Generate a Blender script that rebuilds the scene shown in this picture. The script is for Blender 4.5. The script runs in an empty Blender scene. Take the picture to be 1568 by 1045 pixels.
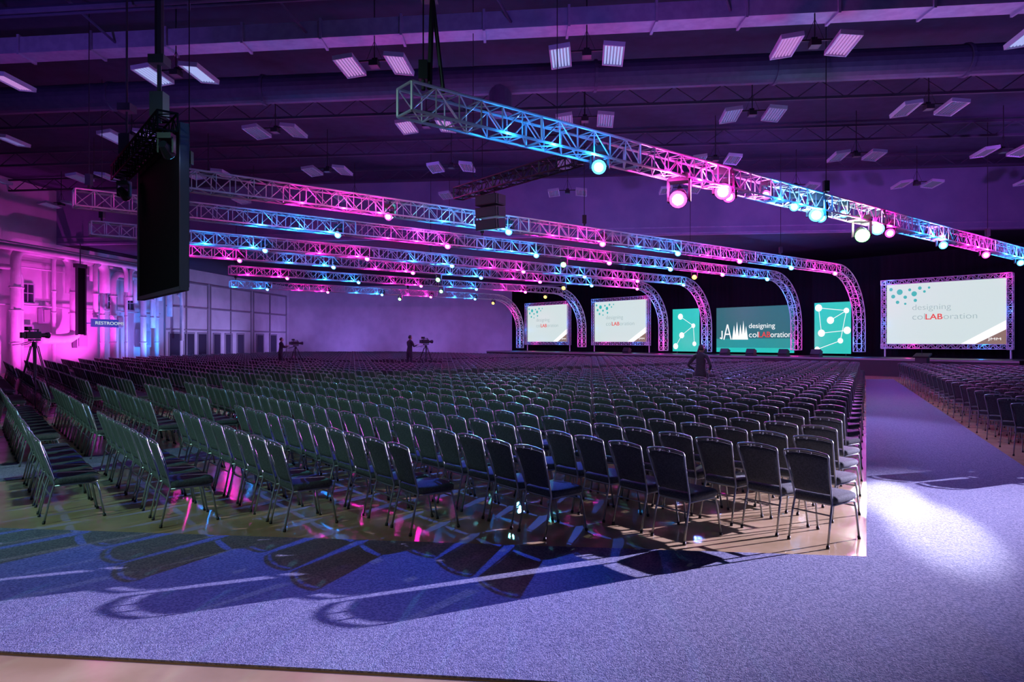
import bpy, bmesh, math, random
from mathutils import Vector, Matrix, Euler
random.seed(7)
scene = bpy.context.scene
COL = scene.collection
scene.view_settings.view_transform = 'Standard'
try: scene.view_settings.look = 'None'
except Exception: pass

D = Vector((0.78087, 0.62470, 0)); E = Vector((-0.62470, 0.78087, 0))   # stage axis / row axis
ROT = -math.atan2(D.x, D.y)
CAMZ = 1.97
# ---------------------------------------------------------------- materials
def mat(name, col, rough=0.6, metal=0.0, emit=None, es=0.0, noise=None, bump=0.0, bscale=50, spec=0.5, bdist=.02):
    m = bpy.data.materials.new(name); m.use_nodes = True
    nt = m.node_tree; b = nt.nodes['Principled BSDF']
    b.inputs['Base Color'].default_value = (*col, 1)
    b.inputs['Roughness'].default_value = rough
    b.inputs['Metallic'].default_value = metal
    b.inputs['Specular IOR Level'].default_value = spec
    if emit:
        b.inputs['Emission Color'].default_value = (*emit, 1)
        b.inputs['Emission Strength'].default_value = es
    if noise or bump:
        tc = nt.nodes.new('ShaderNodeTexCoord')
        if noise:
            col2, sc = noise
            n = nt.nodes.new('ShaderNodeTexNoise'); n.inputs['Scale'].default_value = sc; n.inputs['Detail'].default_value = 5
            r = nt.nodes.new('ShaderNodeValToRGB')
            r.color_ramp.elements[0].position = .38; r.color_ramp.elements[1].position = .62
            r.color_ramp.elements[0].color = (*col, 1); r.color_ramp.elements[1].color = (*col2, 1)
            nt.links.new(tc.outputs['Object'], n.inputs['Vector']); nt.links.new(n.outputs['Fac'], r.inputs['Fac'])
            nt.links.new(r.outputs['Color'], b.inputs['Base Color'])
        if bump:
            n2 = nt.nodes.new('ShaderNodeTexNoise'); n2.inputs['Scale'].default_value = bscale; n2.inputs['Detail'].default_value = 3
            bp = nt.nodes.new('ShaderNodeBump'); bp.inputs['Strength'].default_value = bump; bp.inputs['Distance'].default_value = bdist
            nt.links.new(tc.outputs['Object'], n2.inputs['Vector']); nt.links.new(n2.outputs['Fac'], bp.inputs['Height'])
            nt.links.new(bp.outputs['Normal'], b.inputs['Normal'])
    return m
M_floor = mat('polished_concrete', (.40,.29,.15), .18, noise=((.56,.42,.24), 1.3), spec=.6)
M_carpet = mat('carpet_blue_grey', (.14,.15,.25), .95, noise=((.28,.29,.41), 55), bump=.6, bscale=120, spec=.05, bdist=.01)
M_ceil = mat('ceiling_dark_paint', (.016,.018,.05), .9, noise=((.024,.024,.062), 2))
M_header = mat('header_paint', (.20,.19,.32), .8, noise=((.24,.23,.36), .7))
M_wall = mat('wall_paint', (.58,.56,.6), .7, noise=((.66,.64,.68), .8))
M_trim = mat('wall_panel_trim', (.28,.27,.3), .6)
M_pipe = mat('pipe_paint', (.66,.66,.70), .35, noise=((.74,.74,.78), 3))
M_duct = mat('duct_galvanised', (.28,.26,.40), .5, metal=.2, noise=((.34,.32,.46), 4))
M_duct2 = mat('duct_dark', (.055,.052,.11), .6, noise=((.07,.065,.13), 4))
M_steel = mat('joist_steel', (.04,.035,.06), .7)
M_fabric = mat('chair_fabric', (.050,.058,.058), .85, noise=((.080,.090,.090), 60), bump=.3, bscale=300, spec=.25)
M_frame = mat('chair_frame_steel', (.30,.32,.32), .32, metal=.75)
M_alu = mat('truss_aluminium', (.66,.66,.70), .38, metal=.4)
M_black = mat('black_plastic', (.012,.012,.015), .5)
M_matte = mat('black_matte_fabric', (.006,.006,.008), .97, spec=.03)
M_drape = mat('black_velour', (.008,.007,.012), .95, bump=.4, bscale=8, spec=.1)
M_stage = mat('stage_black', (.02,.02,.024), .4)
M_dk = mat('dark_glass', (.03,.03,.05), .15)
M_white = mat('fixture_white', (.42,.42,.5), .45)
M_skin = mat('skin', (.42,.25,.18), .55)
M_cloth = mat('dark_clothes', (.02,.02,.026), .85, noise=((.03,.03,.04), 30))
M_hair = mat('hair', (.03,.02,.015), .7)
MAG = (1.0,.01,.50); BLU = (.01,.27,1.0)
def em(name, c, s): return mat(name, (.02,.02,.02), .5, emit=c, es=s)
M_lmag = em('lens_magenta', (1,.08,.70), 2.6); M_lblu = em('lens_blue', (.10,.5,1), 2.8)
M_hmag = em('lens_magenta_core', (1,.5,.9), 16); M_hblu = em('lens_blue_core', (.5,.8,1), 16)
M_lwht = em('lens_white', (.9,1,.9), 70); M_lgrn = em('lens_green', (.2,1,.25), 5); M_lamb = em('lens_amber', (1,.55,.1), 4)
M_hgrn = em('lens_green_core', (.4,1,.6), 12)
M_tA = em('tube_blue_white', (.45,.52,1), .8); M_tB = em('tube_pink', (.75,.35,.95), .62); M_tC = em('tube_violet', (.36,.30,.95), .34); M_tD = em('tube_violet_dim', (.34,.24,.85), .12)
M_scr = em('screen_projection_grey', (.66,.78,.77), .95)
M_scrw = em('screen_white', (1,1,1), 1.0)
M_teal = em('screen_teal', (0,.54,.47), 1.0); M_tealD = em('screen_teal_dark', (0,.15,.16), .9); M_tealM = em('screen_teal_mid', (0,.30,.29), .95)
M_tealdot = em('screen_teal_dot', (.02,.5,.5), .9)
M_red = em('screen_red', (.85,.05,.02), .9); M_txt = em('screen_text_slate', (.36,.50,.52), .9)
M_tan = em('screen_brown', (.35,.22,.15), .7)
M_sign = em('restroom_sign_blue', (.02,.06,.6), .6)

# ---------------------------------------------------------------- mesh builder
class MB:
    def __init__(s): s.v=[]; s.f=[]; s.m=[]
    def add(s, vs, fs, mi=0):
        o=len(s.v); s.v.extend([tuple(x) for x in vs])
        for f in fs: s.f.append(tuple(i+o for i in f)); s.m.append(mi)
    def tube(s, a, b, r, n=6, mi=0, r2=None, cap=False):
        a=Vector(a); b=Vector(b); t=(b-a)
        if t.length<1e-6: return
        t.normalize(); u=t.orthogonal().normalized(); w=t.cross(u); r2=r if r2 is None else r2
        vs=[]
        for p,rr in((a,r),(b,r2)):
            for i in range(n):
                q=2*math.pi*i/n; vs.append(p+u*(rr*math.cos(q))+w*(rr*math.sin(q)))
        fs=[(i,(i+1)%n,n+(i+1)%n,n+i) for i in range(n)]
        if cap: fs+= [tuple(range(n))[::-1], tuple(range(n,2*n))]
        s.add(vs,fs,mi)
    def path(s, pts, r, n=8, mi=0, cap=True):
        pts=[Vector(p) for p in pts]; vs=[]; ref=None
        for k,p in enumerate(pts):
            t=(pts[min(k+1,len(pts)-1)]-pts[max(k-1,0)]).normalized()
            if ref is None: ref=t.orthogonal().normalized()
            u=(ref-t*ref.dot(t)).normalized(); ref=u; w=t.cross(u)
            for i in range(n):
                q=2*math.pi*i/n; vs.append(p+u*(r*math.cos(q))+w*(r*math.sin(q)))
        fs=[]
        for k in range(len(pts)-1):
            for i in range(n): fs.append((k*n+i,k*n+(i+1)%n,(k+1)*n+(i+1)%n,(k+1)*n+i))
        if cap:
            fs.append(tuple(range(n))[::-1]); fs.append(tuple(range((len(pts)-1)*n,len(pts)*n)))
        s.add(vs,fs,mi)
    def box(s, c, size, mi=0, M=None):
        c=Vector(c); x,y,z=[k/2 for k in size]
        vs=[Vector((i*x,j*y,k*z)) for i in(-1,1) for j in(-1,1) for k in(-1,1)]
        if M: vs=[M@v for v in vs]
        s.add([c+v for v in vs],[(0,1,3,2),(4,6,7,5),(0,4,5,1),(2,3,7,6),(0,2,6,4),(1,5,7,3)],mi)
    def loft(s, loops, mi=0):
        n=len(loops[0]); vs=[p for l in loops for p in l]; fs=[]
        for k in range(len(loops)-1):
            for i in range(n): fs.append((k*n+i,k*n+(i+1)%n,(k+1)*n+(i+1)%n,(k+1)*n+i))
        fs.append(tuple(range(n))[::-1]); fs.append(tuple(range((len(loops)-1)*n,len(loops)*n)))
        s.add(vs,fs,mi)
    def prism(s, poly, z0, z1, mi=0):
        s.loft([[Vector((p[0],p[1],z0)) for p in poly],[Vector((p[0],p[1],z1)) for p in poly]],mi)
    def mesh(s, name, mats, smooth=False):
        me=bpy.data.meshes.new(name); me.from_pydata(s.v,[],s.f)
        for m in mats: me.materials.append(m)
        me.polygons.foreach_set('material_index', s.m)
        if smooth: me.polygons.foreach_set('use_smooth',[True]*len(s.f))
        me.update(); return me
    def obj(s, name, mats, smooth=False, parent=None, loc=None, rz=0):
        o=bpy.data.objects.new(name, s.mesh(name,mats,smooth)); COL.objects.link(o)
        if loc is not None: o.location=loc
        o.rotation_euler=(0,0,rz)
        if parent: o.parent=parent
        return o
def rrect(w,d,r,z,cx=0,cy=0,n=4):
    pts=[]
    for sx,sy,a0 in((1,1,0),(-1,1,90),(-1,-1,180),(1,-1,270)):
        for k in range(n+1):
            a=math.radians(a0+90*k/n)
            pts.append(Vector((cx+sx*(w/2-r)+r*math.cos(a), cy+sy*(d/2-r)+r*math.sin(a), z)))
    return pts
def instance(me, name, loc, rz=0, parent=None):
    o=bpy.data.objects.new(name, me); COL.objects.link(o); o.location=loc; o.rotation_euler=(0,0,rz)
    if parent: o.parent=parent
    return o
def point(loc, col, e, r=.12, parent=None, name='lamp_glow'):
    l=bpy.data.lights.new(name,'POINT'); l.energy=e; l.color=col; l.shadow_soft_size=r
    o=bpy.data.objects.new(name,l); COL.objects.link(o); o.location=loc
    if parent: o.parent=parent
    return o
def spot(loc, tgt, col, e, ang, blend=.5, r=.1, parent=None, name='spot_beam'):
    l=bpy.data.lights.new(name,'SPOT'); l.energy=e; l.color=col; l.shadow_soft_size=r
    l.spot_size=math.radians(ang); l.spot_blend=blend
    o=bpy.data.objects.new(name,l); COL.objects.link(o); o.location=loc
    o.rotation_euler=(Vector(tgt)-Vector(loc)).to_track_quat('-Z','Y').to_euler()
    if parent: o.parent=parent
    return o

# ---------------------------------------------------------------- room shell
mb=MB(); mb.prism([(-50,-8),(50,-8),(50,95),(-50,95)],-.2,0); mb.obj('floor',[M_floor])
def slab(name, polys, m, z0, z1):
    b=MB()
    for p in polys: b.prism(p,z0,z1)
    return b.obj(name,[m])
AL=lambda y: 3.22+.52*(y-6.28)      # aisle left edge
AR=lambda y: 8.0+.475*(y-10.67)     # aisle right edge
slab('carpet_aisle',[
  [(-34,3.95+34*.111),(34,3.95-34*.111),(34,6.2-34*.111),(3.22,6.2),(-34,6.55+34*.111)],
  [(3.22,6.2),(34,6.2-34*.111),(34,9.6),(AR(10.0),9.6),(AR(10.67),10.67),(AR(35),35),(AL(35),35)],
],M_carpet,0.0,.012)
slab('carpet_runner',[[(-13,15.3-10.4),(-4.2,15.3-3.36),(-5.2,15.3-3.36+1.3),(-14,15.3-10.4+1.3)]],M_carpet,0,.012)
def WL(y,z=0,off=0): 
    return Vector((-35.6+.112*y+off*.994, y-off*.111, z))
def wpx(px,z=0,off=0):
    r=(px-784)/1045; return WL(35.6/(.112-r),z,off)
mb=MB(); a=WL(-6); b=WL(81.3)
mb.prism([(a.x,a.y),(b.x,b.y),(b.x-.4,b.y),(a.x-.4,a.y)],0,12.0); mb.obj('wall_left',[M_wall])
mb=MB(); mb.prism([(-27.2,81.2),(45,73.1),(45,73.5),(-27.2,81.6)],0,12.0); mb.obj('wall_back',[M_wall])
mb=MB(); mb.prism([(45,-6),(45.4,-6),(45.4,73.4),(45,73.4)],0,12.0); mb.obj('wall_right',[M_wall])
HY=lambda x: 42.3-.111*x
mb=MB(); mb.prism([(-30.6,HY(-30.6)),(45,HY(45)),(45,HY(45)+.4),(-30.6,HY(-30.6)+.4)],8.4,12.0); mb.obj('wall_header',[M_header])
mb=MB(); mb.prism([(-36.3,-6),(45.2,-6),(45.2,HY(45)+.3),(-31.5,HY(-31)+.3)],12.0,12.2); mb.obj('ceiling',[M_ceil])
mb=MB(); mb.prism([(-31,HY(-31)+.4),(45,HY(45)+.4),(45,73.1),(-26.9,81.1)],8.4,8.6); mb.obj('ceiling_rear_bay',[M_ceil])
mb=MB()
for z in (8.45,8.8):
    mb.prism([(-30.4,HY(-30.4)-.05),(44.8,HY(44.8)-.05),(44.8,HY(44.8)),(-30.4,HY(-30.4))],z,z+.06)
mb.obj('trim_1',[M_duct])
b=MB()
for px0,px1 in ((252,318),(322,384),(388,438)):
    for z in (.1,2.9,4.9,7.1):
        P=[wpx(px0,0,.0),wpx(px1,0,.0),wpx(px1,0,.07),wpx(px0,0,.07)]
        b.prism([(p.x,p.y) for p in P],z,z+.12)
    for px in (px0,px1,(px0+px1)/2):
        c=wpx(px,3.65,.04); b.box(c,(.1,.16,7.2))
b.obj('trim_2',[M_trim])
k=0
for px0,px1 in ((258,276),(281,298),(302,317),(326,338),(344,356),(362,374),(392,404),(412,424)):
    k+=1; b=MB(); P=[wpx(px0,0,.0),wpx(px1,0,.0),wpx(px1,0,.05),wpx(px0,0,.05)]
    b.prism([(p.x,p.y) for p in P],.05,2.75,0)
    P=[wpx(px0+1.5,0,.05),wpx(px1-1.5,0,.05),wpx(px1-1.5,0,.07),wpx(px0+1.5,0,.07)]
    b.prism([(p.x,p.y) for p in P],.3,2.6,1)
    b.obj('door_%d'%k,[M_trim,M_dk])
k=0
RW=Matrix.Rotation(math.atan2(.994,.111)-math.pi/2,3,'Z')
for px,z,w,h in ((40,5.0,.9,1.1),(170,4.9,.9,1.0),(197,4.9,.9,1.0),(118,5.0,1.0,1.2)):
    k+=1; c=wpx(px,z,.05); b=MB(); R=RW
    b.box(c,(.1,w,h),0,R)
    for s in(-1,1):
        b.box(c+Vector((.02,0,s*(h/2+.04))),(.14,w+.2,.08),1,R); b.box(c+R@Vector((.02,s*(w/2+.05),0)),(.14,.1,h),1,R)
    b.box(c+Vector((.05,0,0)),(.06,.05,h),1,R); b.box(c+Vector((.05,0,0)),(.06,w,.05),1,R)
    b.obj('window_%d'%k,[M_dk,M_white])
b=MB(); P=[wpx(108,0,1.5),wpx(150,0,1.5),wpx(150,0,1.62),wpx(108,0,1.62)]
b.prism([(p.x,p.y) for p in P],2.95,3.5)
for px in (112,146): b.tube(wpx(px,3.2,1.5),wpx(px,3.2,0),.03,6)
sg=b.obj('restroom_sign',[M_sign])
def text(s, parent, loc, width, m, height=None, rot=(math.pi/2,0,0), name='lettering', bold=0.0):
    c=bpy.data.curves.new(name,'FONT'); c.body=s; c.size=1; c.extrude=.004; c.offset=bold
    c.materials.append(m); o=bpy.data.objects.new(name,c); COL.objects.link(o)
    bpy.context.view_layer.update()
    d=o.dimensions; k=width/max(d.x,.01)
    o.scale=(k,(height/max(d.y,.01)) if height else k,1)
    o.location=loc; o.rotation_euler=rot
    if parent: o.parent=parent
    return o
P=wpx(112,3.12,1.65)
text('RESTROOMS',sg,P,2.9,M_scr,.22,(math.pi/2,0,math.atan2(.994,.111)))
b=MB()
def arc(c,u,w,r,a0,a1,n=8):
    return [c+u*(r*math.cos(math.radians(a0+(a1-a0)*i/n)))+w*(r*math.sin(math.radians(a0+(a1-a0)*i/n))) for i in range(n+1)]
AW=Vector((.111,.994,0)); Z=Vector((0,0,1))
def drop(px, ztop, zbot, r, off, L, sgn=1, zend=None):
    p=wpx(px,0,off); rad=.7
    pts=[p+Z*zbot]+arc(p+Z*(ztop-rad)+AW*(sgn*rad),AW*(-sgn),Z,rad,0,90)
    pts+= [p+Z*ztop+AW*sgn*(rad+L)]
    if zend is not None:
        q=p+Z*(ztop-rad)+AW*sgn*(rad+L); pts+=arc(q,AW*sgn,Z,rad,90,0)[0:]; pts+=[q+AW*sgn*rad+Z*(zend-ztop+rad)]
    b.path(pts,r,12)
    for zz in (1.8,3.8,5.2):
        if zbot<zz<ztop-1: b.tube(p+Z*zz,p+Z*(zz+.09),r*1.25,12,0,None,True)
drop(8,7.6,0,.28,.7,3.0,1,5.2)
drop(95,7.5,2.6,.34,1.0,1.4,1,5.4)
drop(22,6.4,0,.12,.5,1.0,-1)
drop(74,7.8,0,.12,.4,2.0,1,6.2)
drop(120,7.6,3.6,.16,1.3,1.8,1,5.6)
drop(145,7.4,0,.15,.6,2.2,1,4.9)
drop(156,6.9,0,.22,.9,3.2,1,3.0)
drop(176,7.5,5.0,.2,1.2,2.2,1,5.2)
drop(184,6.7,0,.11,.5,2.2,1,5.5)
drop(205,6.4,0,.22,.8,2.0,1,4.0)
drop(215,7.2,3.0,.12,1.0,2.5,1,5.0)
drop(228,6.0,0,.16,.7,2.0,1,2.0)
for z,off,r in ((7.9,.6,.14),(7.55,1.4,.2),(4.2,.3,.06),(6.6,.25,.05)):
    b.path([wpx(-60,z,off),wpx(240,z,off)],r,8)
p=wpx(95,0,1.0); b.path([p+Z*2.7,p+Z*2.4-AW*.1,p+Z*2.2-AW*.5,p+Z*2.1-AW*1.2,p+Z*2.1-AW*3],.34,12)
b.obj('wall_pipework',[M_pipe],True)
b=MB()
for px,z,s in ((30,2.2,(.4,1.2,1.6)),(118,2.0,(.35,1.0,1.0)),(215,2.2,(.4,1.4,1.4)),(176,3.4,(.3,.7,.9)),(62,3.6,(.3,.6,1.0))):
    b.box(wpx(px,z,.25),s,0,RW); b.box(wpx(px,z,.47),(.03,s[1]*.8,s[2]*.8),1,RW)
b.obj('electrical_panel_boxes',[M_white,M_trim])
b=MB(); c=wpx(76,4.6,2.2); b.box(c,(.12,.75,4.4),0,RW)
for s in(-1,1): b.box(c+RW@Vector((.05,s*.38,0)),(.16,.06,4.5),1,RW)
b.box(c+Z*2.3,(.3,.9,.25),1,RW); b.tube(c+Z*2.4,Vector((c.x,c.y,8.4)),.03,6,1)
b.obj('hanging_line_array_speaker',[M_matte,M_steel])

# ---------------------------------------------------------------- ceiling services
def lat(y0,x): return Vector((x,y0-.111*x,0))
XL=-32.4
b=MB()
for (y0,z,w,h) in ((19.7,11.1,.7,.5),):
    A=lat(y0,XL); B=lat(y0,44)
    b.prism([(A.x,A.y-w/2),(B.x,B.y-w/2),(B.x,B.y+w/2),(A.x,A.y+w/2)],z-h/2,z+h/2)
    x=-32
    while x<43:
        c=lat(y0,x); b.box((c.x,c.y,z),(.07,w+.12,h+.12)); x+=2.4
b.obj('air_duct',[M_duct])
b=MB(); b.path([lat(23.3,XL)+Z*10.9,lat(23.3,44)+Z*10.9],.48,20)
x=-32
while x<43:
    c=lat(23.3,x); b.tube(c+Vector((-.05,0,10.9)),c+Vector((.05,0,10.9)),.53,20,0,None,True); x+=5.8
p=lat(23.3,-.4); b.tube(p+Z*10.9,p+Z*9.7,.38,16,0,.42,True)
b.obj('round_air_duct',[M_duct2],False)
b=MB()
for y0 in (8,12,15.9,27.2,33,38.5):
    for zz in (11.85,11.2):
        A=lat(y0,XL)+Z*zz; Bq=lat(y0,44)+Z*zz; b.box((A+Bq)/2,((Bq-A).length,.12,.1),0,Matrix.Rotation(-.1105,3,'Z'))
    x=XL; up=False
    while x<43:
        b.tube(lat(y0,x)+Z*(11.85 if up else 11.2),lat(y0,x+.9)+Z*(11.2 if up else 11.85),.025,4); x+=.9; up=not up
b.obj('ceiling_joists',[M_steel])
b=MB()
for x in range(-30,42,6):
    c=lat(19.7,x); b.tube(c+Vector((0,-.3,11)),c+Vector((-.9,-1.6,11.9)),.04,5)
    b.tube(c+Vector((0,.3,11)),c+Vector((.9,1.8,11.9)),.04,5)
    c=lat(18.0,x+3); b.tube(c+Vector((0,0,11.2)),c+Vector((1.2,-2.6,11.9)),.05,5)
b.path([lat(17.6,XL)+Z*11.25,lat(17.6,44)+Z*11.25],.09,8); b.path([lat(18.4,XL)+Z*11.5,lat(18.4,44)+Z*11.5],.05,8)
b.obj('sprinkler_pipes',[M_duct2])
def fixture_mesh(mt,nm):
    b=MB()
    for s in(-1,1):
        R=Matrix.Rotation(s*.12,3,'Y')@Matrix.Rotation(-.05,3,'X'); c=Vector((s*.74,0,0)); ln=1.2
        b.box(c+R@Vector((0,0,.05)),(.56,ln,.03),0,R)
        for e in(-1,1):
            b.box(c+R@Vector((e*.28,0,0)),(.03,ln,.13),0,R); b.box(c+R@Vector((0,e*ln/2,0)),(.59,.03,.13),0,R)
        for i in range(6):
            x=-.22+i*.088
            b.tube(c+R@Vector((x,-ln/2+.03,-.01)),c+R@Vector((x,ln/2-.03,-.01)),.025,8,1)
    b.box((0,0,.12),(.95,.05,.04),2); b.box((0,0,.02),(.26,.3,.16),2); b.box((0,.1,.16),(.16,.16,.12),2)
    b.tube((0,0,.1),(0,0,1.95),.018,6,2); b.tube((-.25,0,.1),(0,0,.7),.008,4,2); b.tube((.25,0,.1),(0,0,.7),.008,4,2)
    return b.mesh(nm,[M_white,mt,M_black])
FM=[fixture_mesh(m_,'fixture_%d'%i) for i,m_ in enumerate((M_tA,M_tB,M_tC,M_tD))]
for ri,(Y0,x0,sp) in enumerate(((19.2,2.1,6.1),(24.9,2.65,5.85),(31.0,3.1,5.9),(37.0,3.0,5.9))):
    for k in range(-6,7):
        x=x0+k*sp; c=lat(Y0+.2,x)
        if abs(x)>.95*Y0+4 or x<-30: continue
        me=FM[(0,1)[k%2] if ri==0 else ((2,2,3,1)[k%4] if ri==1 else 3)]
        instance(me,'ceiling_light_fixture',c+Z*10.0,-.11)

# ---------------------------------------------------------------- trusses
def resample(pts,step):
    out=[Vector(pts[0])]; acc=0
    for a,c in zip(pts[:-1],pts[1:]):
        a=Vector(a);c=Vector(c); L=(c-a).length; t=step-acc
        while t<=L: out.append(a+(c-a)*(t/L)); t+=step
        acc=L-(t-step)
    return out
def truss_geo(b, pts, side, w, rc=.027, rd=.014, step=None):
    P=resample(pts,step or w); n=len(P); C=[]
    for i in range(n):
        t=(P[min(i+1,n-1)]-P[max(i-1,0)]).normalized(); up=side.cross(t).normalized()
        C.append([P[i]+side*(sx*w/2)+up*(sz*w/2) for sx,sz in((-1,-1),(1,-1),(1,1),(-1,1))])
    for i in range(n):
        for k in range(4):
            b.tube(C[i][k],C[i][(k+1)%4],rd,5)
            if i<n-1:
                b.tube(C[i][k],C[i+1][k],rc,6)
                if i%2==0: b.tube(C[i][k],C[i+1][(k+1)%4],rd,5)
                else: b.tube(C[i][(k+1)%4],C[i+1][k],rd,5)
        if i%6==0:
            for k in range(4): b.tube(C[i][k],C[i][(k+1)%4],rc*.9,6)
def head_mesh(lm,hm,nm,s=1.0):
    b=MB()
    b.box((0,0,-.07*s),(.3*s,.24*s,.12*s),0); b.tube((0,0,0),(0,0,.08),.03,6,0)
    for e in(-1,1): b.box((e*.16*s,0,-.26*s),(.035*s,.12*s,.34*s),0)
    dr=Vector((0,-.9,-.42)).normalized(); c=Vector((0,0,-.36*s))
    b.tube(c-dr*.2*s,c-dr*.02*s,.09*s,12,0,.125*s,True); b.tube(c-dr*.02*s,c+dr*.14*s,.125*s,12,0,.145*s,True)
    b.tube(c+dr*.14*s,c+dr*.16*s,.135*s,16,1,.125*s,True)
    b.tube(c+dr*.16*s,c+dr*.20*s,.085*s,14,2,.05*s,True)
    return b.mesh(nm,[M_black,lm,hm])
HM=head_mesh(M_lmag,M_hmag,'head_mag'); HB=head_mesh(M_lblu,M_hblu,'head_blu'); HW=head_mesh(M_lblu,M_lwht,'head_wht',1.6)
HWB=head_mesh(M_lblu,M_hblu,'head_blue_large',1.2); HWM=head_mesh(M_lmag,M_hmag,'head_mag_large',1.2)
HWMx=head_mesh(M_lmag,M_lwht,'head_hotpink',1.6); HGx=head_mesh(M_lgrn,M_lwht,'head_green_white',1.7)
HG=head_mesh(M_lgrn,M_hgrn,'head_grn'); HA=head_mesh(M_lamb,M_lamb,'head_amb')
TZ=6.25
def hoist(b,p,ztop):
    b.tube(p+Z*.25,Vector((p.x,p.y,ztop)),.014,5,1); b.box(p+Z*.6,(.16,.16,.34),1); b.tube(p+Z*.25,p+Z*.5,.04,6,1)
TR=[ # Y0, xstart, foot (x) , first lamp x, first colour
 (13.6,-1.9,29.5,1.95,1),
 (25.07,-8.9,21.5,-3.92,0),
 (30.9,-13.1,19.3,-6.5,1),
 (38.7,-16.0,14.3,-10.8,1),
 (44.5,-15.6,12.0,-13.4,0),
 (54.7,-17.0,6.1,-14.2,0),
 (67.7,-21.0,.8,-18.8,1),
]
for ti,(Y0,xs,xf,xl,c0) in enumerate(TR):
    L=lambda x: Vector((x,Y0+.8*x,0))
    foot=L(xf); R_=3.2
    pts=[L(xs)+Z*TZ, foot-D*R_+Z*TZ]
    c=foot-D*R_+Z*(TZ-R_)
    pts+=arc(c,Z,D,R_,0,90,14)[1:]
    pts+=[foot+Z*(1.05 if ti else .02)]
    b=MB(); truss_geo(b,pts,E,.5,.03 if ti<3 else .034,.015 if ti<3 else .020)
    x=xs+.3; b2=MB()
    while x<xf-3:
        p=L(x)+Z*TZ; zt=12.0 if p.y<HY(p.x)-.5 else 8.4
        hoist(b2,p,zt); x+=11.5
    if ti==0:
        p=L(xs+.4)+Z*TZ
        b2.tube(p+Z*.3,p+Z*2.0+Vector((.05,0,0)),.05,6,1); b2.tube(p+Z*.3+D*.3,p+Z*2.0+Vector((.05,0,0)),.04,6,1); b2.box(p+Z*2.1,(.3,.25,.4),1)
    t=b.obj('lighting_truss',[M_alu]); h=b2.obj('chain_hoists',[M_black,M_black],parent=t)
    x=xl; k=c0
    while x<xf-1.2:
        p=L(x)+Z*(TZ+(.12 if ti else .05))
        c=BLU if k%2 else MAG
        hm=(HB if k%2 else HM)
        if ti==0: hm=HWB if k%2 else HWM
        instance(hm,'moving_head',p,ROT*.3,parent=t)
        offs=((.5,110),(1.7,105),(3.0,65)) if ti<3 else ((.7,150),(2.6,100))
        if ti==0: offs=((.45,170),(1.6,150),(2.8,95))
        for s,en in offs:
            q=L(x)-D*s-E*.30+Z*(TZ-.30)
            if q.dot(D)<L(xs).dot(D): continue
            if ti==0 and x<2: en*=.6
            point(q,c,en,.08,parent=t)
        x+=3.83; k+=1
    if ti:
        c=MAG if ti in(1,3,6) else BLU; c2=BLU if c is MAG else MAG
        point(foot-D*1.4-E*.3+Z*4.2,c,95,.1,parent=t); point(foot-D*.9-E*.4+Z*1.9,c2,65,.1,parent=t)
    if ti in (2,4,5,6):
        for x_,mm in ((xl+9,HG),(xl+17,HA)):
            instance(mm,'moving_head',L(x_)+Z*(TZ-.2),ROT*.3,parent=t)
b=MB(); L=lambda x: Vector((x,-3.0+.8*x,0))
truss_geo(b,[L(13)+Z*TZ,L(36)+Z*TZ],E,.5); t_side=b.obj('lighting_truss',[M_alu])
b=MB(); truss_geo(b,[Vector((-1.6,20.3,6.35)),Vector((1.6,16.3,6.35))],D,.32,.022,.012)
for s in (.15,.85):
    p=Vector((-1.6,20.3,6.35)).lerp(Vector((1.6,16.3,6.35)),s); b.tube(p,Vector((p.x,p.y,12)),.012,5)
b.obj('short_rigging_truss',[M_black])
b=MB()
for k in range(3):
    R=Matrix.Rotation(ROT*.7,3,'Z')@Matrix.Rotation(.08*k,3,'X'); c=Vector((-.62,19.6,6.0-.34*k))
    b.box(c,(.75,.45,.29),0,R); b.box(c+R@Vector((0,-.235,0)),(.7,.02,.25),1,R)
    b.box(c+R@Vector((0,.25,0)),(.5,.05,.2),1,R); b.box(c+R@Vector((.39,0,0)),(.03,.3,.25),1,R); b.box(c+R@Vector((-.39,0,0)),(.03,.3,.25),1,R)
b.tube((-.9,19.7,6.1),(-.9,19.4,6.3),.02,6); b.tube((-.5,19.4,6.1),(-.5,19.0,6.3),.02,6)
b.obj('hanging_speaker_cluster',[M_black,M_steel])

# delay screen (seen nearly edge on)
b=MB(); p0=Vector((-7.35,15.3,0)); W=4.8; S=E
c=p0+S*(W/2)
Rz=Matrix.Rotation(ROT,3,'Z')
b.box(c+Z*4.98,(W,.10,3.6),0,Rz)
for z in (3.15,6.8): b.box(c+Z*z,(W+.1,.18,.1),1,Rz)
for s in(0,W): b.box(p0+S*s+Z*4.98,(.1,.18,3.7),1,Rz)
for i in range(9): b.box(p0+S*(i*W/8)+Z*4.98+D*.08,(.05,.05,3.6),1,Rz)
truss_geo(b,[p0-S*.3+Z*6.75-D*.4,p0+S*(W+1)+Z*6.75-D*.4],D,.4,.025,.014)
for s in(.5,W-.3):
    p=p0+S*s-D*.4; b.tube(p+Z*6.9,p+Z*12,.03 if s>1 else .05,6,1); b.box(p+Z*7.3,(.3,.3,.55),1); b.box(p+Z*8.3,(.35,.35,.2),1)
b.tube(p0+S*.5-D*.4+Z*8.2,p0+S*.5-D*.4+Z*12,.1,8,1)
ds=b.obj('hanging_projection_screen',[M_matte,M_steel])
instance(HB,'moving_head_fixture',p0+S*(-.2)-D*.4+Z*6.5,math.pi,parent=ds)
instance(HM,'moving_head_fixture',p0+S*(4.9)-D*.4+Z*6.4,math.pi,parent=ds)
point(p0+S*5.6-D*.9+Z*6.6,MAG,22,parent=ds); point(p0-S*1.1-D*.2+Z*6.7,BLU,12,parent=ds)

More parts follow.
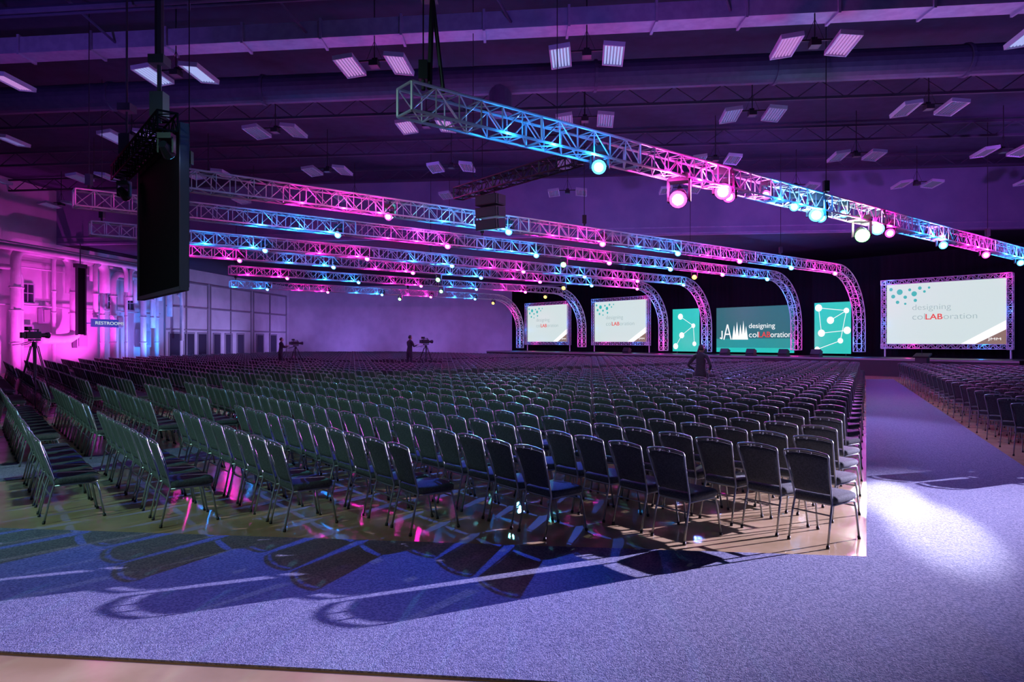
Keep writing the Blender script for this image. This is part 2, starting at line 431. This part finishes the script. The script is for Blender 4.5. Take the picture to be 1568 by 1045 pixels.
# ---------------------------------------------------------------- stage, drape, screens
def UV(u,v,z=0): return D*u+E*v+Z*z
b=MB()
poly=[UV(40,54),UV(45.3,54),UV(45.3,10.5),UV(40,10.5)]; b.prism([(p.x,p.y) for p in poly],0,1.0)
poly=[UV(39.96,54),UV(40.0,54),UV(40.0,10.5),UV(39.96,10.5)]; b.prism([(p.x,p.y) for p in poly],.9,.98,1)
for k in range(4):
    b.box(UV(39.85-.28*k,22,(.8-.2*k)/2),(2.4,.28,.8-.2*k),0,Rz)
b.obj('stage_platform',[M_stage,M_trim])
b=MB(); n=520; vs=[]
for i in range(n+1):
    v=57-(57+14)*i/n; u=45.6+.09*math.sin(i*1.9)
    vs+= [UV(u,v,.02),UV(u+.02*math.sin(i),v,7.4)]
b.add(vs,[(2*i,2*i+2,2*i+3,2*i+1) for i in range(n)])
b.obj('black_stage_drape',[M_drape],True)
def P_on(px,u):
    r=(px-784)/1045
    Y=u/(D.x*r+D.y); X=r*Y; return Vector((X,Y,0)).dot(E)
def disc(b,cx,cz,r,y,mi,n=24):
    b.add([Vector((cx+r*math.cos(2*math.pi*i/n),y,cz+r*math.sin(2*math.pi*i/n))) for i in range(n)],[tuple(range(n))],mi)
def bar(b,x0,z0,x1,z1,w,y,mi):
    a=Vector((x0,0,z0)); c=Vector((x1,0,z1)); d=(c-a).normalized(); s=Vector((-d.z,0,d.x))*w/2; Yv=Vector((0,y,0))
    b.add([a-s+Yv,c-s+Yv,c+s+Yv,a+s+Yv],[(0,1,2,3)],mi)
def big_screen(px0,px1,u,z0,z1,name):
    v0=P_on(px0,u); v1=P_on(px1,u); W=v0-v1; H=z1-z0; c=UV(u,(v0+v1)/2,(z0+z1)/2)
    b=MB(); f=.3; w=W-2*f; h=H-2*f
    b.box((0,.06,0),(w,.1,h),0)
    y=-.0
    b.add([(-w/2,y,-h/2),(w/2,y,-h/2),(w/2,y,h/2),(-w/2,y,h/2)],[(0,1,2,3)],1)
    y=-.01
    b.add([(w*.5,y,-h*.5),(w*.5,y,-h*.13),(w*.14,y,-h*.5)],[(0,2,1)],2)
    y=-.015
    b.add([(w*.5,y,-h*.5),(w*.5,y,-h*.27),(w*.26,y,-h*.5)],[(0,2,1)],3)
    for (x_,z_,r_) in ((-.44,.30,.035),(-.38,.37,.05),(-.33,.28,.03),(-.29,.40,.025),(-.25,.33,.045),(-.2,.42,.03),(-.16,.36,.022),(-.4,.2,.03),(-.46,.42,.03),(-.33,.17,.02),(-.24,.22,.028),(-.12,.42,.02)):
        disc(b,x_*w,z_*h,r_*w*.55,-.012,4,16)
    o=b.obj(name,[M_black,M_scr,M_scrw,M_tan,M_tealdot],loc=c,rz=ROT)
    tb=MB(); Yv=Vector((0,1,0))
    for A,Bq in (((-W/2,0,H/2-f/2),(W/2,0,H/2-f/2)),((-W/2,0,-H/2+f/2),(W/2,0,-H/2+f/2)),((-W/2+f/2,0,-H/2),(-W/2+f/2,0,H/2)),((W/2-f/2,0,-H/2),(W/2-f/2,0,H/2))):
        truss_geo(tb,[Vector(A),Vector(Bq)],Yv,.26,.022,.016)
    for s in (-1,1):
        tb.tube((s*(W/2-f/2),.1,-H/2),(s*(W/2-f/2),.1,1.0-(z0+H/2)),.05,8)
    tb.obj('screen_frame_truss',[M_alu],parent=o)
    T=lambda s,fx,fz,ww,m,hh,bo=0: text(s,o,(fx*w,-.03,fz*h),ww*w,m,hh*h,bold=bo)
    T('designing',-.27,.06,.33,M_txt,.12,-.012); T('col',-.27,-.10,.11,M_txt,.10,-.012); T('LAB',-.155,-.10,.145,M_red,.09,.01); T('oration',.0,-.10,.27,M_txt,.085,-.012)
    T('JMM',.36,-.44,.10,M_scrw,.05)
    for x_,z_,cc in ((-W/2+.4,H/2-.2,BLU),(W/2-.4,H/2-.2,MAG),(-W/2+.2,-.6,BLU),(W/2-.2,0,BLU),(-W*.25,-H/2+.1,MAG),(W*.3,-H/2+.1,BLU)):
        point((x_,-.45,z_),cc,12,.06,parent=o)
    return o
US=44.2
big_screen(805,873,US,1.6,5.75,'projection_screen')
big_screen(907,995,US,1.6,5.75,'projection_screen')
big_screen(1350,1552,US,1.5,5.7,'projection_screen')
def flat(px0,px1,z0,z1,u=US):
    v0=P_on(px0,u); v1=P_on(px1,u); W=v0-v1; H=z1-z0; c=UV(u,(v0+v1)/2,(z0+z1)/2)
    b=MB(); b.box((0,.1,0),(W,.18,H),0)
    for s in(-1,1): b.tube((s*W*.35,.1,-H/2),(s*W*.35,.1,1.0-(z0+H/2)),.05,8)
    return b,c,W,H
b,c,W,H=flat(1097,1216,1.15,4.45)
n=10
for i in range(n):
    z0=-H/2+H*i/n; z1=z0+H/n; b.add([(-W/2,-.0,z0),(W/2,-.0,z0),(W/2,-.0,z1),(-W/2,-.0,z1)],[(0,1,2,3)],(3,4,4,1,1,1,1,1,1,1)[i])
def tree(cx,z0,z1,w):
    b.add([(cx-w/2,-.012,z0),(cx+w/2,-.012,z0),(cx,-.012,z1)],[(0,1,2)],2)
for A in ((-.42,-.20,-.42,-.02),(-.42,-.20,-.45,-.18),(-.395,-.22,-.345,.12),(-.345,.12,-.295,-.22),(-.38,-.10,-.31,-.10)):
    bar(b,A[0]*W,A[1]*H,A[2]*W,A[3]*H,.10,-.012,2)
for cx,zt in ((-.255,.10),(-.215,.18),(-.17,.12),(-.13,.20),(-.095,.08)): tree(cx*W,-.22*H,zt*H,.055*W)
o=b.obj('led_video_wall',[M_black,M_tealD,M_scrw,M_teal,M_tealM],loc=c,rz=ROT)
text('designing',o,(-.06*W,-.03,.03*H),.33*W,M_scrw,.14*H); text('col',o,(-.06*W,-.03,-.17*H),.12*W,M_scrw,.12*H)
text('LAB',o,(.065*W,-.03,-.17*H),.145*W,M_red,.12*H,bold=.01); text('oration',o,(.215*W,-.03,-.17*H),.25*W,M_scrw,.11*H)
for px0,px1,nodes in ((1030,1071,((-.2,.32),(.28,.10),(-.15,-.12),(.32,-.32),(-.38,-.38))),(1247,1303,((-.05,.15),(.38,.33),(-.38,.4),(.22,-.25),(-.3,-.1),(-.42,-.42),(.4,-.05)))):
    b,c,W,H=flat(px0,px1,1.15,4.5)
    b.add([(-W/2,0,-H/2),(W/2,0,-H/2),(W/2,0,H/2),(-W/2,0,H/2)],[(0,1,2,3)],1)
    for i,(x_,z_) in enumerate(nodes):
        disc(b,x_*W,z_*H,.24 if i%2==0 else .18,-.015,2)
        if i: 
            x2,z2=nodes[i-1 if i<3 else i-2]; bar(b,x_*W,z_*H,x2*W,z2*H,.04,-.01,2)
    b.obj('led_side_panel',[M_black,M_teal,M_scrw],loc=c,rz=ROT)
b=MB(); p=UV(38.6,P_on(1412,38.6))
b.box(p+Z*.6,(.55,.4,1.1),0,Rz); b.box(p+Z*1.22,(.75,.5,.08),0,Rz@Matrix.Rotation(.35,3,'X')); b.box(p+Z*.05,(.75,.6,.1),0,Rz); b.tube(p+Z*1.2,p+Z*1.55+D*-.1,.012,6,1)
b.obj('lectern',[M_black,M_steel])
for px in (1110,1150,1200,1075,1250,960):
    b=MB(); p=UV(40.8,P_on(px,40.8),1.0)
    R=Rz@Matrix.Rotation(-.5,3,'X')
    b.box(p+Z*.24,(.6,.3,.34),0,R); b.box(p+Z*.24+R@Vector((0,.16,0)),(.54,.02,.28),1,R); b.box(p+Z*.065,(.6,.42,.12),0,Rz)
    b.obj('stage_monitor_wedge',[M_black,M_steel])

# ---------------------------------------------------------------- chairs
def chair_mesh():
    b=MB()
    sl=[]
    for z,g in((.405,.02),(.415,.0),(.45,-.004),(.47,.006),(.48,.03)):
        sl.append(rrect(.45-2*g,.45-2*g,.07-g*.5,z,0,.01,4))
    b.loft(sl,0)
    b.loft([rrect(.40,.40,.05,.385,0,.01,3),rrect(.42,.42,.05,.407,0,.01,3)],1)
    nx,nz=10,10; 
    def pos(i,j,th):
        s=(i/nx)*2-1; t=j/nz
        w=.180+.040*t; zt=.868+.022*(1-abs(s)**2)
        z=.50+(zt-.50)*t
        y=-.215-.115*t-.02*(1-s*s)+ .012*math.sin(t*3.1)
        k=1-max(abs(s)**8,(abs(2*t-1))**10)*.8
        ww=w*(1-.05*max(0,(t-.9)/.1)**2*abs(s)**3)
        return Vector((s*ww,y+th*k,z))
    g=[[pos(i,j,.024) for i in range(nx+1)] for j in range(nz+1)]
    h=[[pos(i,j,-.018) for i in range(nx+1)] for j in range(nz+1)]
    vs=[p for r in g for p in r]+[p for r in h for p in r]; N=(nx+1)*(nz+1); fs=[]
    q=lambda i,j:j*(nx+1)+i
    for j in range(nz):
        for i in range(nx):
            fs.append((q(i,j),q(i,j+1),q(i+1,j+1),q(i+1,j))); fs.append((N+q(i,j),N+q(i+1,j),N+q(i+1,j+1),N+q(i,j+1)))
    for i in range(nx):
        fs.append((q(i,0),q(i+1,0),N+q(i+1,0),N+q(i,0))); fs.append((q(i,nz),N+q(i,nz),N+q(i+1,nz),q(i+1,nz)))
    for j in range(nz):
        fs.append((q(0,j),N+q(0,j),N+q(0,j+1),q(0,j+1))); fs.append((q(nx,j),q(nx,j+1),N+q(nx,j+1),N+q(nx,j)))
    b.add(vs,fs,0)
    r=.0105
    top=[Vector((s*.224,-.338-.02*(1-s*s),.890+.028*(1-abs(s)**2.2))) for s in (-.97,-.88,-.6,-.3,0,.3,.6,.88,.97)]
    b.path([(-.2,-.30,0.0),(-.195,-.235,.30),(-.19,-.20,.42),(-.192,-.225,.52),(-.222,-.325,.83),(-.226,-.336,.872)]+top+[(.226,-.336,.872),(.222,-.325,.83),(.192,-.225,.52),(.19,-.20,.42),(.195,-.235,.30),(.2,-.30,0.0)],r,8,1)
    for s in(-1,1):
        b.path([(s*.215,.27,0),(s*.21,.215,.30),(s*.205,.19,.385),(s*.2,.12,.395),(s*.195,-.2,.395)],r,8,1)
        b.tube((s*.2,-.30,0),(s*.2,-.295,.03),.016,8,2,None,True); b.tube((s*.215,.27,0),(s*.214,.265,.03),.016,8,2,None,True)
    b.tube((-.208,.2,.34),(.208,.2,.34),.009,6,1); b.tube((-.195,-.235,.30),(.195,-.235,.30),.009,6,1)
    b.tube((-.06,-.356,.88),(-.06,-.356,.915),.009,6,1); b.tube((.06,-.356,.88),(.06,-.356,.915),.009,6,1)
    return b.mesh('banquet_chair',[M_fabric,M_frame,M_black],True)
CH=chair_mesh()
PX,PY=5.85,21.2
near=[];far=[]
LANE2=lambda X,Y: abs((Y-(15.3+.65)-.8*X)*.78)<.62 and X<-4.2
def ok(X,Y):
    if X < -35.6+.112*Y+4.5 or Y>71: return False
    if X/Y < -1.02: return False
    if LANE2(X,Y): return False
    if abs((Y-25.7-.8*X)*.78)<.8: return False
    if abs((Y-44.0-.8*X)*.78)<.8: return False
    for cx,cy,r in ((-4.9,36,2.2),(-13.0,40,2.0),(-14.2,20.3,1.2),(PX,PY,.75)):
        if (X-cx)**2+(Y-cy)**2<r*r: return False
    return True
SP=.525
k=-22
while True:
    u=1.9+.955*k; k+=1
    if u>36.2: break
    v0=None; v=-30.0
    while v<90:
        p=D*u+E*v
        if p.y>7.12-.111*p.x and p.x<AL(p.y)-.38: v0=v; break
        v+=.02
    if v0 is not None:
        v=v0
        while v<85:
            p=D*u+E*v
            if ok(p.x,p.y) and p.y>0: (near if p.y<10.2 and abs(p.x)<8.5 else far).append((p.x,p.y))
            v+=SP
    v=60.0; v1=None
    while v>-40:
        p=D*u+E*v
        if p.x>AR(p.y)+.42: v1=v;break
        v-=.02
    if v1 is not None and u>10:
        v=v1
        while True:
            p=D*u+E*v
            if p.x>36 or p.y<10.2: break
            if p.x/p.y<1.05: far.append((p.x,p.y))
            v-=SP
for (x,y) in near:
    o=instance(CH,'banquet_chair',(x+random.uniform(-.012,.012),y+random.uniform(-.012,.012),0),ROT+random.uniform(-.035,.035))
print('chairs',len(near),len(far))
me=bpy.data.meshes.new('chair_points'); me.from_pydata([(x+random.uniform(-.012,.012),y+random.uniform(-.012,.012),0) for x,y in far],[],[])
rows=bpy.data.objects.new('banquet_chair_rows',me); COL.objects.link(rows)
proto=next(o for o in COL.objects if o.name=='banquet_chair')
ng=bpy.data.node_groups.new('chair_instancer','GeometryNodeTree')
ng.interface.new_socket('Geometry',in_out='INPUT',socket_type='NodeSocketGeometry'); ng.interface.new_socket('Geometry',in_out='OUTPUT',socket_type='NodeSocketGeometry')
ni=ng.nodes.new('NodeGroupInput'); no=ng.nodes.new('NodeGroupOutput'); ip=ng.nodes.new('GeometryNodeInstanceOnPoints'); oi=ng.nodes.new('GeometryNodeObjectInfo')
oi.inputs['Object'].default_value=proto; oi.transform_space='ORIGINAL'
ip.inputs['Rotation'].default_value=(0,0,ROT)
ng.links.new(ni.outputs[0],ip.inputs['Points']); ng.links.new(oi.outputs['Geometry'],ip.inputs['Instance']); ng.links.new(ip.outputs[0],no.inputs[0])
md=rows.modifiers.new('instances','NODES'); md.node_group=ng

# ---------------------------------------------------------------- people
def skinobj(name, V, Ed, Rr, m, parent, root=0, sub=2):
    me=bpy.data.meshes.new(name); me.from_pydata(V,Ed,[]); me.materials.append(m)
    o=bpy.data.objects.new(name,me); COL.objects.link(o); o.parent=parent
    sk=o.modifiers.new('Skin','SKIN'); sk.use_smooth_shade=True
    for i,r in enumerate(Rr):
        d=me.skin_vertices[0].data[i]; d.radius=(r,r) if not isinstance(r,tuple) else r; d.use_root=(i==root)
    s=o.modifiers.new('Sub','SUBSURF'); s.levels=sub; s.render_levels=sub
    return o
def person(loc, rz, armL, armR, lean=0.0, name='person', step=.06, scale=1.0):
    e=bpy.data.objects.new(name,None); COL.objects.link(e); e.location=loc; e.rotation_euler=(0,0,rz); e.scale=(scale,)*3
    l=lean
    V=[(0,0,.95),(0,.02+l*.3,1.12),(0,.02+l*.7,1.32),(0,l,1.47),(0,l+.015,1.55)]
    Rr=[(.16,.12),(.145,.11),(.175,.12),.06,.055]; Ed=[(0,1),(1,2),(2,3),(3,4)]
    for s,arm in((-1,armL),(1,armR)):
        i=len(V); V+=[(s*.19,l*.9,1.42),arm[0],arm[1]]; Rr+=[.068,.05,.036]; Ed+=[(3,i),(i,i+1),(i+1,i+2)]
        i=len(V); V+=[(s*.1,0,.88),(s*.12,.03+s*step*.5,.48),(s*.13,-.02+s*step,.09),(s*.14,.13+s*step,.045)]; Rr+=[.105,.07,.05,.042]; Ed+=[(0,i),(i,i+1),(i+1,i+2),(i+2,i+3)]
    skinobj('clothed_body',V,Ed,Rr,M_cloth,e)
    for s,arm in((-1,armL),(1,armR)):
        a=Vector(arm[0]);w=Vector(arm[1]); d=(w-a).normalized(); sd=d.cross(Vector((0,0,1))); sd=(sd.normalized() if sd.length>.1 else Vector((0,1,0))); nn=sd.cross(d)
        V=[w,w+d*.05,w+d*.085];Rr=[.026,.034,.03];Ed=[(0,1),(1,2)]
        for k,(off,ln) in enumerate(((-.03,.065),(-.01,.078),(.01,.073),(.03,.058))):
            i=len(V); b0=w+d*.09+sd*off; V+=[b0,b0+d*ln*.5-nn*.006,b0+d*ln*.9-nn*.03]; Rr+=[.0095,.009,.008]; Ed+=[(2,i),(i,i+1),(i+1,i+2)]
        i=len(V); b0=w+d*.04-sd*.035*s; V+=[b0,b0-sd*.02*s+d*.03,b0-sd*.022*s+d*.058]; Rr+=[.012,.010,.009]; Ed+=[(1,i),(i,i+1),(i+1,i+2)]
        skinobj('hand',V,Ed,Rr,M_skin,e,0,1)
    bm=bmesh.new(); bmesh.ops.create_uvsphere(bm,u_segments=24,v_segments=18,radius=1)
    for v in bm.verts:
        x,y,z=v.co; k=1-.22*max(0,-z)**1.5
        nose=.022*math.exp(-((x/.16)**2+((z+.1)/.2)**2)) if y>0 else 0
        eye=-.010*math.exp(-(((abs(x)-.42)/.16)**2+((z-.06)/.13)**2)) if y>0 else 0
        chin=.012*math.exp(-((x/.3)**2+((z+.8)/.2)**2)) if y>0 else 0
        v.co=Vector((x*.077*k,y*.098*k+nose+eye+chin,z*.118))
    for s in(-1,1):
        bmesh.ops.create_uvsphere(bm,u_segments=10,v_segments=8,radius=1,matrix=Matrix.Translation((s*.079,-.005,0))@Matrix.Diagonal((.010,.020,.032,1)))
        bmesh.ops.create_uvsphere(bm,u_segments=10,v_segments=8,radius=.012,matrix=Matrix.Translation((s*.032,.080,.008)))
    bmesh.ops.create_uvsphere(bm,u_segments=10,v_segments=6,radius=1,matrix=Matrix.Translation((0,.088,-.055))@Matrix.Diagonal((.026,.008,.008,1)))
    me=bpy.data.meshes.new('head'); bm.to_mesh(me); bm.free(); me.materials.append(M_skin)
    for p in me.polygons: p.use_smooth=True
    h=bpy.data.objects.new('head',me); COL.objects.link(h); h.parent=e; h.location=(0,l+.03,1.64)
    bm=bmesh.new(); bmesh.ops.create_uvsphere(bm,u_segments=20,v_segments=14,radius=1)
    for v in bm.verts:
        x,y,z=v.co; f=1.0
        if y>.25 and z<.55: f=.8
        if z<-.45: f=.75
        v.co=Vector((x*.085*f,y*.105*f-.012,z*.122*f+.01))
    me=bpy.data.meshes.new('hair'); bm.to_mesh(me); bm.free(); me.materials.append(M_hair)
    for p in me.polygons: p.use_smooth=True
    h=bpy.data.objects.new('hair',me); COL.objects.link(h); h.parent=e; h.location=(0,l+.025,1.65)
    return e
akim=(((-.36,-.08,1.16),(-.24,.12,1.02)),((.36,-.08,1.16),(.24,.12,1.02)))
reach=(((-.24,.10,1.18),(-.16,.36,1.28)),((.24,.12,1.18),(.14,.38,1.25)))
person((PX,PY,0),ROT+.2,*akim,lean=.05,scale=1.05)
def video_camera(loc, rz, hgt=1.45, name='video_camera_on_tripod'):
    b=MB()
    for a in (90,210,330):
        q=math.radians(a); f=Vector((.55*math.cos(q),.55*math.sin(q),0)); m=Vector((.09*math.cos(q),.09*math.sin(q),hgt-.18))
        s=Vector((-math.sin(q),math.cos(q),0))*.035
        mid=f.lerp(m,.5); b.tube(m+s,mid+s*.8,.014,6); b.tube(m-s,mid-s*.8,.014,6); b.tube(mid,f,.016,6); b.tube(f,f+Z*.03,.03,8,0,None,True)
        b.tube(mid,Vector((0,0,hgt*.42)),.008,5)
    b.tube((0,0,hgt*.4),(0,0,hgt-.1),.03,8); b.tube((0,0,hgt-.2),(0,0,hgt-.05),.08,10,0,.06,True); b.box((0,0,hgt),(.12,.3,.05))
    c=Vector((0,0,hgt+.14))
    b.loft([[Vector((x,y,z))for x,z in((-.065,c.z-.1),(.065,c.z-.1),(.075,c.z+.06),(.05,c.z+.11),(-.05,c.z+.11),(-.075,c.z+.06))] for y in(-.26,-.05,.16)])
    b.tube(c+Vector((0,.16,0)),c+Vector((0,.34,0)),.055,12,0,.07,True); b.tube(c+Vector((0,.34,0)),c+Vector((0,.42,0)),.085,12,1,.095,True)
    b.box(c+Vector((0,-.02,.17)),(.035,.28,.03)); b.box(c+Vector((0,.1,.14)),(.03,.03,.06)); b.box(c+Vector((0,-.14,.14)),(.03,.03,.06))
    b.box(c+Vector((-.1,-.12,.2)),(.16,.12,.11)); b.box(c+Vector((0,-.33,0)),(.1,.12,.17))
    for s in(-1,1): b.path([(s*.06,-.05,hgt-.03),(s*.16,-.3,hgt-.12),(s*.2,-.5,hgt-.15)],.011,6)
    return b.obj(name,[M_black,M_steel],loc=loc,rz=rz)
def riser(c,w,h):
    b=MB(); b.box(Vector(c)+Z*(h-.04),(w,w,.08),0,Rz)
    for sx in(-1,1):
        for sy in(-1,1):
            q=Rz@Vector((sx*(w/2-.08),sy*(w/2-.08),0)); b.tube(Vector(c)+q,Vector(c)+q+Z*h,.03,6,1)
    for s in(-1,1):
        b.tube(Vector(c)+Rz@Vector((-w/2+.08,s*(w/2-.08),.12)),Vector(c)+Rz@Vector((w/2-.08,s*(w/2-.08),.12)),.02,5,1)
    b.obj('camera_riser_platform',[M_stage,M_steel])
riser((-4.9,36,0),2.4,.5)
video_camera(Vector((-4.55,36.1,.5)),ROT+.1,1.3); person(Vector((-5.35,35.55,.5)),ROT+.1,*reach,lean=.04,name='camera_operator')
riser((-13,40,0),2.2,.4)
video_camera(Vector((-12.7,40.1,.4)),ROT,1.3); person(Vector((-13.4,39.5,.4)),ROT,*reach,lean=.04,name='camera_operator')
video_camera(Vector((-14.2,20.3,0)),ROT+.5,2.0)

# ---------------------------------------------------------------- lights
W_=bpy.data.worlds.new('world'); scene.world=W_; W_.use_nodes=True
bg=W_.node_tree.nodes['Background']; bg.inputs[0].default_value=(.08,.11,.6,1); bg.inputs[1].default_value=.11
key=L(22.5)+Z*5.75
b=MB(); b.tube(key,L(22.5)+Z*6.0,.03,6); b.obj('drop_pole',[M_black],parent=t_side)
instance(HW,'moving_head',key,-1.15,parent=t_side)
kp=key-Z*.55; kt=Vector((-3.4,4.9,0)); kd=(kt-kp).normalized()
spot(kp+kd*.45,kt,(.70,.60,1.0),150000,19,1.0,.045,parent=t_side)
NT=lambda x: Vector((x,13.6+.8*x,TZ-.5))
spot(NT(1.95)-D*.3,(-3,6.9,0),(.05,.12,1.0),5500,50,.6,.05)
spot(NT(5.93)-D*.3,(0,6.0,0),(.14,.06,1.0),17000,34,.6,.05)
spot(NT(9.7)-D*.3,(3.4,8.0,0),(1.0,.95,.62),80000,7,.5,.05)
spot(NT(11.8)-D*.3,(-2,10,0),(.9,.95,1.0),9000,34,.7,.05)
spot(NT(13.6)-D*.3,(4.6,4.6,0),(.07,.10,1.0),80000,30,.6,.06)
spot(NT(9.7)-D*.3,(7.5,15,0),(.45,.40,1.0),16000,50,.9,.08)
spot(NT(11.8)-D*.3,(4.72,8.5,0),(.95,.92,1.0),75000,3.2,.9,.04)
spot(NT(11.2)-D*.3,(4.42,7.1,0),(.95,.92,1.0),75000,3.8,.9,.04)
spot((19.5,34.5,6.1),(3.2,13.8,.5),(.80,.10,1.0),70000,17,.9,.1,name='backlight')
spot((9.0,33.0,6.1),(1.5,13,.5),(.12,.22,1.0),20000,46,.8,.1,name='backlight')
spot((0.5,30.5,6.1),(-6,12,.5),(.15,.70,.75),14000,55,.8,.1,name='backlight')
# unseen greenish fill added behind on the left to lift the chair backs
spot((-13,-3,7.5),(-5.5,13,0.8),(.50,1,.86),5600,54,1.0,.25,name='added_fill')
spot((-3,-4,6.5),(-2.5,3.0,0),(1,.68,.40),900,36,.9,.25,name='added_fill')  # unseen warm fill added to bring out the tan of the near floor
tn=bpy.data.objects['lighting_truss']
for x,zc,m_ in ((4.14,5.75,HWMx),(5.6,6.2,HWMx),(9.4,6.15,HW),(11.8,5.85,HGx),(7.2,6.15,HM),(10.8,6.15,HB),(12.7,6.15,HW),(17.2,6.15,HM),(8.4,6.0,HB)):
    p=NT(x); p.z=zc+.36
    instance(m_,'moving_head',p,ROT*.4,parent=tn)
    point(Vector((p.x,p.y,zc))-D*.5,(1,.12,.8) if m_ in(HWMx,HM) else ((.6,1,.6) if m_ is HGx else (.30,.65,1)) ,70,.06,parent=tn)
for x,y,c,e in ((-20,26,(.25,.12,1),350),(-4,27,(.28,.12,1),1000),(10,27,(.38,.12,1),1700),(22,24,(.5,.12,1),2200)):
    spot((x,y,6.9),(x+1,HY(x),10.3),c,e,95,.9,.3,name='header_wash')
for x,y,e in ((-14,15,650),(2,12,650),(18,14,650)):
    spot((x,y,6.9),(x,y+6,11.5),(.28,.12,1),e,110,.9,.4,name='ceiling_wash')
for px,c,e,of in ((5,(1,.06,.80),1500,4.0),(60,(1,.06,.80),700,3),(112,(1,.06,.80),1700,3.0),(185,(.28,.22,1),650,3.0),(215,(.04,.26,1),900,2.6),(285,(.40,.36,1),900,4.5),(350,(.40,.32,1),900,4.5),(420,(.40,.25,1),700,4.5)):
    q=wpx(px,.4,of); spot(q,wpx(px,4.6,0),c,e,118,.9,.12,name='wall_uplight')
for x,c,e in ((-20,(.32,.20,1),800),(-11,(.34,.20,1),650),(-2,(.34,.18,1),450),(20,(.5,.1,1),300)):
    y=78.2-.111*x; spot((x,y-6,.5),(x,y,4.2),c,e,120,.9,.3,name='wall_uplight')

# ---------------------------------------------------------------- camera
cam=bpy.data.cameras.new('camera'); co=bpy.data.objects.new('camera',cam); COL.objects.link(co)
co.location=(0,0,CAMZ); co.rotation_euler=(math.pi/2,0,0); cam.sensor_width=36; cam.lens=24; cam.clip_end=300
scene.camera=co
